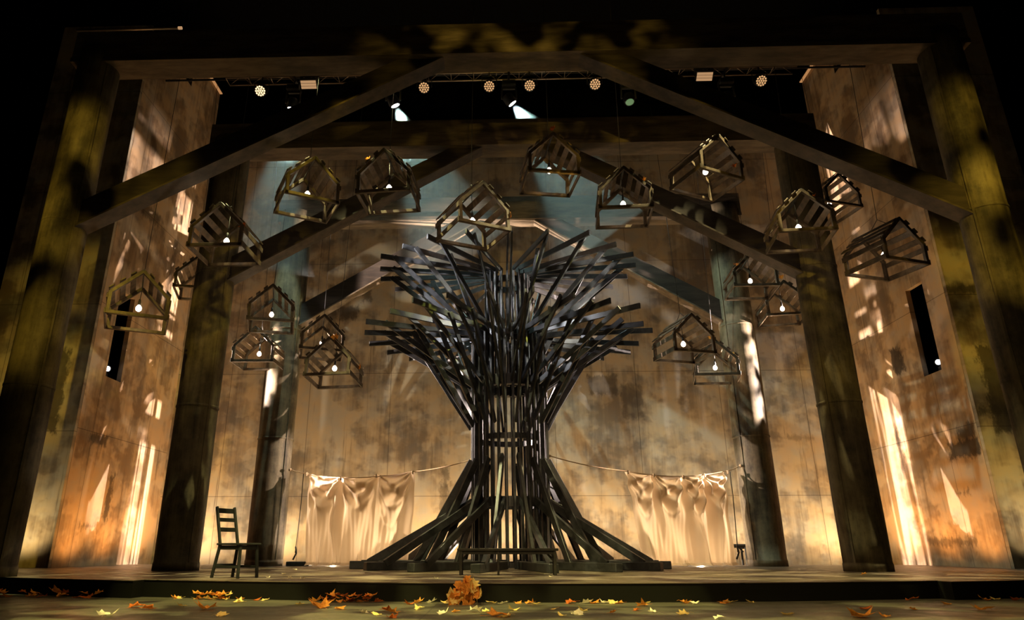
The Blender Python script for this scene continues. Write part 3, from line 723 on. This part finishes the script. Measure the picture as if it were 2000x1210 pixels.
def mover(loc, tgt, lab, lens, on=True):
    t = thing('moving_head', lab, 'stage light', loc)
    d = (Vector(tgt) - Vector(loc)).normalized(); rot = d.to_track_quat('-Z', 'Y').to_matrix()
    b = MB(); b.lathe([(.10, .30), (.14, .26), (.15, .08), (.13, .03), (.13, .02)], 20, rot=rot); b.build('head', M_metal, t)
    b = MB(); b.lathe([(.105, .030), (.108, .018), (.05, .008), (.004, .006)], 18, rot=rot); b.build('lens', lens, t)
    hinge = rot @ Vector((0, 0, .17))
    b = MB(); b.tube([hinge + Vector((-.18, 0, 0)), hinge + Vector((-.18, 0, .34)), hinge + Vector((.18, 0, .34)), hinge + Vector((.18, 0, 0))], .03, 8); b.build('yoke', M_metal, t)
    b = MB(); b.box(hinge + Vector((0, 0, .44)), (.36, .26, .16), bev=.02); b.tube([hinge + Vector((0, 0, .52)), (hinge.x, hinge.y, 12.20 - loc[2])], .02, 6); b.box((hinge.x, 0, 12.19 - loc[2]), (.06, .40, .05)); b.build('base_box', M_metal, t)
ML = ['lit cold beam light, leftmost of the three, near the left front brace', 'lit cold beam light, middle one of the three', 'lit cold beam light, rightmost of the three, near stage centre']
for (a, d, an), lab in zip(BEAMS, ML):
    d = Vector(d).normalized()
    mover(tuple(Vector(a) - d * .03), Vector(a) + d, lab, M_beamlens)
mover((3.05, 15, 11.29), (3.4, 13.5, 6), 'unlit moving light with faint green glint, left of the right front brace', M_glint)
mover((5.58, 15, 11.28), (5.4, 13.5, 6), 'unlit moving light with faint green glint, beside the right flood panel', M_glint)
t = thing('lighting_bar', 'thin horizontal pipe at the very top left above the front header', 'pipe', (-8.6, 12.0, 11.3)); b = MB(); b.tube([(-1.16, 0, 0), (1.16, 0, 0)], .03, 8); b.build('pipe', M_alu, t)
b = MB(); b.lathe([(.034, -.04), (.034, .04)], 8, c=(1.18, 0, 0), rot=Matrix.Rotation(R(90), 3, 'Y')); b.build('end_glint', M_panel, t)  # glint at the pipe end, drawn as a glowing cap
for sgn in (-1, 1):
    t = thing('led_strip', 'segmented orange strip light along the top edge of the %s wall' % ('left' if sgn < 0 else 'right'), 'strip light', (sgn * 10.14, 19.2, 15.62))
    b = MB(); b.box((0, 0, 0), (.12, 1.5, .08)); b.build('housing', M_metal, t)
    b = MB()
    for k in range(16): b.box((-sgn * .02, -.70 + k * .0933, -.05), (.09, .075, .03))
    b.build('led_cell', M_strip, t)
    s = sgn
    t = thing('slot_light', 'small white projector light inside the %s wall slot' % ('left' if sgn < 0 else 'right'), 'stage light', (s * 10.44, 16.66, 4.74))
    rot = Vector((-s * .80, -.55, -.2)).to_track_quat('Z', 'Y').to_matrix()
    b = MB(); b.lathe([(.09, -.26), (.10, -.22), (.10, -.02), (.10, .0)], 18, rot=rot); b.build('head', M_metal, t)
    b = MB(); b.lathe([(.065, .0), (.065, .012), (.04, .025), (.004, .03)], 18, rot=rot); b.build('lens', M_slotlens, t)
    b = MB(); b.box((s * .12, 0, -.33), (.2, .2, .46)); b.build('base_box', M_metal, t)

# ------------------------------------------------------------------ haze caught in the cold beams
def haze(name, dens):
    m = mat(name); nt = m.node_tree; nt.nodes.remove(nt.nodes['Principled BSDF'])
    q = nt.nodes.new('ShaderNodeVolumeScatter'); q.inputs['Density'].default_value = dens; q.inputs['Anisotropy'].default_value = .2
    q.inputs['Color'].default_value = (.9, 1, .97, 1); nt.links.new(q.outputs[0], nt.nodes['Material Output'].inputs['Volume']); return m
HZ0, HZ1 = haze('dense_haze', .26), haze('thin_haze', .035)
for (a, d, an), wh in zip(BEAMS, ('leftmost', 'middle', 'rightmost')):
    d = Vector(d).normalized(); rot = d.to_track_quat('Z', 'Y').to_matrix(); tn = math.tan(R(an / 2)) * 1.06
    t = thing('haze_beam', 'pale cold shaft of lit haze falling from the %s of the three beam lights' % wh, 'haze', a)
    b = MB(); b.lathe([(.06, .03), (.06 + tn * 1.3, 1.35)], 32, rot=rot); tag(b.build('dense_haze', HZ0, t), kind='stuff')
    b = MB(); b.lathe([(.06 + tn * 1.3, 1.352), (.06 + tn * 4.2, 4.2)], 32, rot=rot); tag(b.build('thin_haze', HZ1, t), kind='stuff')

# ------------------------------------------------------------------ fallen leaves
def leaf_mesh(seed, kind):
    rr = random.Random(seed); b = MB()
    out = []; n = 5
    lob = [(-150, .55), (-128, .46), (-95, .80), (-72, .58), (-48, .92), (-25, .66), (0, 1.0), (25, .66), (48, .92), (72, .58), (95, .80), (128, .46), (150, .55), (180, .25)]
    pts = []
    for a, r_ in lob:
        a = R(a + 90 + rr.uniform(-5, 5)); r_ *= .5 * rr.uniform(.85, 1.15); pts.append((r_ * math.cos(a), r_ * math.sin(a)))
    cu = rr.uniform(.8, 2.2); cv = rr.uniform(-1.0, 1.6); ph = rr.uniform(0, 6)
    def bend(x, y): return .06 + cu * x * x * .9 + cv * y * y * .5 + .06 * math.sin(9 * x + 7 * y + ph)
    vs = [(0, 0, bend(0, 0))]
    for x, y in pts: vs.append((x * .5, y * .5, bend(x * .5, y * .5)))
    for x, y in pts: vs.append((x, y, bend(x, y)))
    m_ = len(pts); fs = []
    for i in range(m_):
        j = (i + 1) % m_; fs += [(0, 1 + i, 1 + j), (1 + i, 1 + m_ + i, 1 + m_ + j, 1 + j)]
    z0 = min(v[2] for v in vs); vs = [(x, y, z - z0 + .004) for x, y, z in vs]
    b.add(vs, fs); b.tube([(0, -.05, vs[0][2]), (0, -.3, max(.02, bend(0, -.3) - z0 + .0)), (.05, -.5, .03)], .008, 4)
    return b.mesh('fallen_leaf', M_leaf[kind])
LM = {k: [leaf_mesh(10 + i * 7 + j, k) for j in range(5)] for i, k in enumerate(M_leaf)}
rl = random.Random(5)
def leaf(u, v, z, size, kind, lab, grp=None, tilt=.35, yaw=None):
    size *= .95; tilt = tilt * .55 if tilt < .6 else tilt
    o = bpy.data.objects.new('fallen_leaf', rl.choice(LM[kind])); COL.objects.link(o)
    o.location = (u, v, z); o.scale = (size, size, size * (.75 if tilt < .6 else 1))
    o.rotation_euler = (rl.uniform(-tilt, tilt), rl.uniform(-tilt, tilt), rl.uniform(0, 6.28) if yaw is None else yaw)
    if tilt > .6: o.rotation_euler = (R(70) + rl.uniform(-.3, .3), rl.uniform(-.4, .4), rl.uniform(-1, 1))
    tag(o, lab, 'leaf', grp); return o
AZ = -.22
G1 = ('orange or rust leaf in the heap against the riser at the far left', 'leaf heap at the far left of the riser')
G2 = ('orange leaf in the heap against the riser nearly below the chair', 'leaf heap below the chair')
G3 = ('orange leaf in the heap against the riser below the left cloth', 'leaf heap below the left cloth')
G4 = ('single leaf lying loose on the apron left of the tall leaf bunch', 'loose apron leaves left of the bunch')
G5 = ('loose leaf on the apron right of the tall leaf bunch', 'loose apron leaves right of the bunch')
G6 = ('single leaf lying loose on the apron at the right, beyond the right cloth', 'loose apron leaves at the right')
G7 = ('upright leaf in the tall orange bunch leaning on the riser near centre', 'tall leaf bunch at the riser')
G8 = ('small pale leaf scrap lying on the raised deck left of the bench', 'leaf scraps on the deck')
def fr(u, v): return min(v, front(u) - .14)
for k in range(16):
    u = -7.5 + k * .115 + rl.uniform(-.05, .05); leaf(u, fr(u, 9.9 - k * .01 + rl.uniform(-.25, .1)), AZ + .005 + (.05 if k % 2 else 0), rl.uniform(.16, .26), rl.choice(['orange', 'red', 'orange']), *G1, tilt=.5)
for k in range(14):
    u = -4.35 + k * .035 + rl.uniform(-.03, .03); leaf(u, fr(u, 9.6 + rl.uniform(-.25, 0)), AZ + .005 + (.05 if k % 2 else 0), rl.uniform(.15, .22), rl.choice(['orange', 'yellow', 'orange']), *G2, tilt=.5)
for k in range(22):
    u = -2.60 + k * .03 + rl.uniform(-.03, .03); leaf(u, fr(u, 9.1 + rl.uniform(-.25, 0)), AZ + .005 + (k % 3) * .035, rl.uniform(.13, .19), rl.choice(['orange', 'red', 'orange']), *G3, tilt=.55)
for k in range(15):
    a = rl.uniform(-.20, .20) * (1 - k * .045); leaf(-.84 + a, 8.66 + rl.uniform(-.06, .05), AZ + .01 + (k / 15) * .27, rl.uniform(.22, .30) * (1 - k * .03), rl.choice(['orange', 'orange', 'yellow']), *G7, tilt=.8)
SPEC = {(-3.59, 7.83): ('orange', .36, 'big crumpled orange leaf alone on the apron in front of the chair'), (-2.41, 8.07): ('orange', .34, 'curled yellow-orange leaf on the apron, ahead of the left cloth'),
        (-.49, 7.18): ('orange', .36, 'broad orange leaf near the picture bottom just right of the tall bunch'), (2.96, 7.18): ('orange', .34, 'glowing orange leaf near the picture bottom below the right rear column'),
        (.4, 9.23): ('red', .22, 'rust-red leaf against the riser below the right half of the tree'), (4.74, 9.64): ('red', .24, 'rust-red leaf against the riser below the right middle column'),
        (-4.5, 8.07): ('red', .26, 'rust-brown leaf on the apron at the left, behind another one'), (-4.25, 7.81): ('red', .26, 'rust-brown leaf on the apron at the left, nearer the viewer of a pair'),
        (-1.63, 7.71): ('red', .20, 'dark brown leaf on the apron below the left end of the tree base'), (4.62, 7.96): ('orange', .30, 'curled orange leaf at the far right of the apron'),
        (1.0, 7.85): ('red', .15, 'small brown leaf on the apron right of centre'), (-4.27, 7.06): ('pale', .26, 'thin pale leaf lying at the bottom left edge of the picture')}
PTS = [(-4.68,9.53),(-4.63,9.83),(-4.04,8.22),(-3.16,7.09),(-3.75,9.66),(-3.51,9.57),(-3.4,9.77),(-3.61,8.85),(-2.78,8.56),(-2.18,7.94),(-1.87,7.52),(-2.72,9.13),(-1.56,7.53),(-1.67,7.25),(-1.5,6.99),(-1.44,9.0),(-1.3,8.92),(-1.12,9.1),(-1.51,8.6),(-1.33,7.9),(-1.03,7.38),(-.92,7.61),(-.73,7.61),(-.6,7.62),(-.4,7.08),(-.56,8.95),(-.41,8.95),(-.25,9.04),(-.09,9.04),(-.03,8.72),(.56,9.15),(.67,8.9),(.8,8.99),(.88,9.07),(.97,9.08),(.13,7.95),(.13,7.2),(.41,7.77),(.29,7.36),(-.32,7.81),(.67,7.54),(1.1,7.61),(1.73,9.36),(1.37,7.4),(1.17,8.46),(1.28,9.26),(2.22,9.56),(1.84,8.78),(2.29,8.95),(2.56,9.21),(1.59,6.99),(2.38,7.43),(3.44,8.05),(3.2,7.19),(3.94,8.07),(5.64,9.66),(5.83,9.67),(6.03,9.5),(4.75,8.8)]
for (u, v), (kd, sz, lab) in SPEC.items(): leaf(u, fr(u, v), AZ + .004, sz, kd, lab, tilt=.35)
USED = set()
def where(u, v):
    marks = [(-5.2, 'left of the chair'), (-3.9, 'below the chair'), (-3.2, 'below the left rear column'), (-2.5, 'below the left half of the left cloth'), (-1.7, 'below the right half of the left cloth'), (-1.1, 'below the left end of the tree base'),
             (-.62, 'just beside the tall leaf bunch'), (-.2, 'below the bench'), (.25, 'below the right end of the bench'), (.75, 'below the right root braces'), (1.3, 'below the right end of the tree base'), (2.0, 'below the left half of the right cloth'),
             (2.6, 'below the right half of the right cloth'), (3.6, 'below the right rear column'), (4.9, 'below the right middle column'), (9, 'below the right wall')]
    us_ = u * 9.5 / v
    m_ = next(t_ for c_, t_ in marks if us_ < c_)
    d_ = 'close to the riser' if v > front(u) - .45 else ('near the picture bottom' if v < 7.65 else 'on the open apron')
    return m_, d_
for u, v in PTS:
    g_ = G4 if u < -.84 else (G5 if u < 2.7 else G6)
    near = v < 8.3
    kd = rl.choice(['yellow', 'pale', 'yellow', 'orange'] if abs(u) < 2.6 else ['orange', 'yellow', 'orange', 'red'])
    m_, d_ = where(u, v); adj = {'red': 'rust-red', 'pale': 'pale cream', 'orange': 'orange', 'yellow': 'yellow'}
    for kd in [kd, 'yellow', 'orange', 'pale', 'red']:
        lab = 'small %s leaf %s, %s' % (adj[kd], d_, m_)
        if lab not in USED: break
    USED.add(lab)
    leaf(u, fr(u, v), AZ + .004, rl.uniform(.13, .20) if near else rl.uniform(.15, .22), kd, lab, g_[1], tilt=.5)
for u, v in ((-3.95, 11.74), (-3.34, 10.0), (-3.14, 9.84), (-3.75, 10.3), (-1.33, 10.06)):
    leaf(u, v, .004, .10, 'pale', *G8, tilt=.2)
leaf(.28, 10.64, .004, .09, 'pale', 'tiny pale leaf scrap on the deck just right of the bench'); leaf(5.32, 11.8, .004, .14, 'orange', 'small brown-orange leaf on the deck near the right middle column')
leaf(-4.45, 14.1, .004, .12, 'pale', 'small pale leaf on the deck between chair and left cloth')
# leaves caught on the lanterns (x, y, z in the lantern's own frame)
ON = {1: [((.50, -.42, .42), .20, 'red')], 4: [((-.30, -.48, .70), .18, 'orange')], 5: [((.54, -.46, .28), .22, 'orange')], 6: [((.0, -.46, 1.0), .20, 'red')],
      7: [((.36, -.44, .60), .20, 'orange')], 8: [((.50, -.3, .42), .16, 'red')], 9: [((.22, -.4, .78), .16, 'red')], 11: [((-.42, -.44, .56), .18, 'red')], 12: [((-.02, -.44, 1.0), .20, 'orange')],
      13: [((-.08, -.1, .34), .18, 'red')], 17: [((.12, -.46, .86), .26, 'orange'), ((.56, .1, .34), .20, 'orange')], 19: [((-.05, -.44, .97), .24, 'orange'), ((.42, -.3, .56), .18, 'yellow')]}
WHERE = {1: 'lantern in front of the left middle column', 4: 'lantern overlapping the left middle brace', 5: 'turned lantern right above the tree', 6: 'high centre lantern', 7: 'lantern overlapping the right middle brace',
         8: 'highest right-hand lantern', 9: 'lantern in front of the right middle column', 11: 'lantern in front of the right rear column', 12: 'lantern beside the right middle column', 13: 'far right lantern', 17: 'lowest left-cluster lantern', 19: 'lowest right lantern'}
SPOTW = {0: ('wedged on the roof', 'wedged on the roof edge'), 1: ('stuck on the right side board', 'stuck low on the right roof slope')}
for i, L in ON.items():
    c, Mx = HANG[i]
    for n_, (p, sz, kd) in enumerate(L):
        pre = {'red': 'rust-red', 'orange': 'orange', 'yellow': 'yellow'}[kd]
        lab = '%s leaf %s of the %s' % (pre, SPOTW[n_][1 if i == 19 else 0], WHERE[i])
        o = leaf(*(c + Mx @ Vector(p)), sz, kd, lab, tilt=.9)
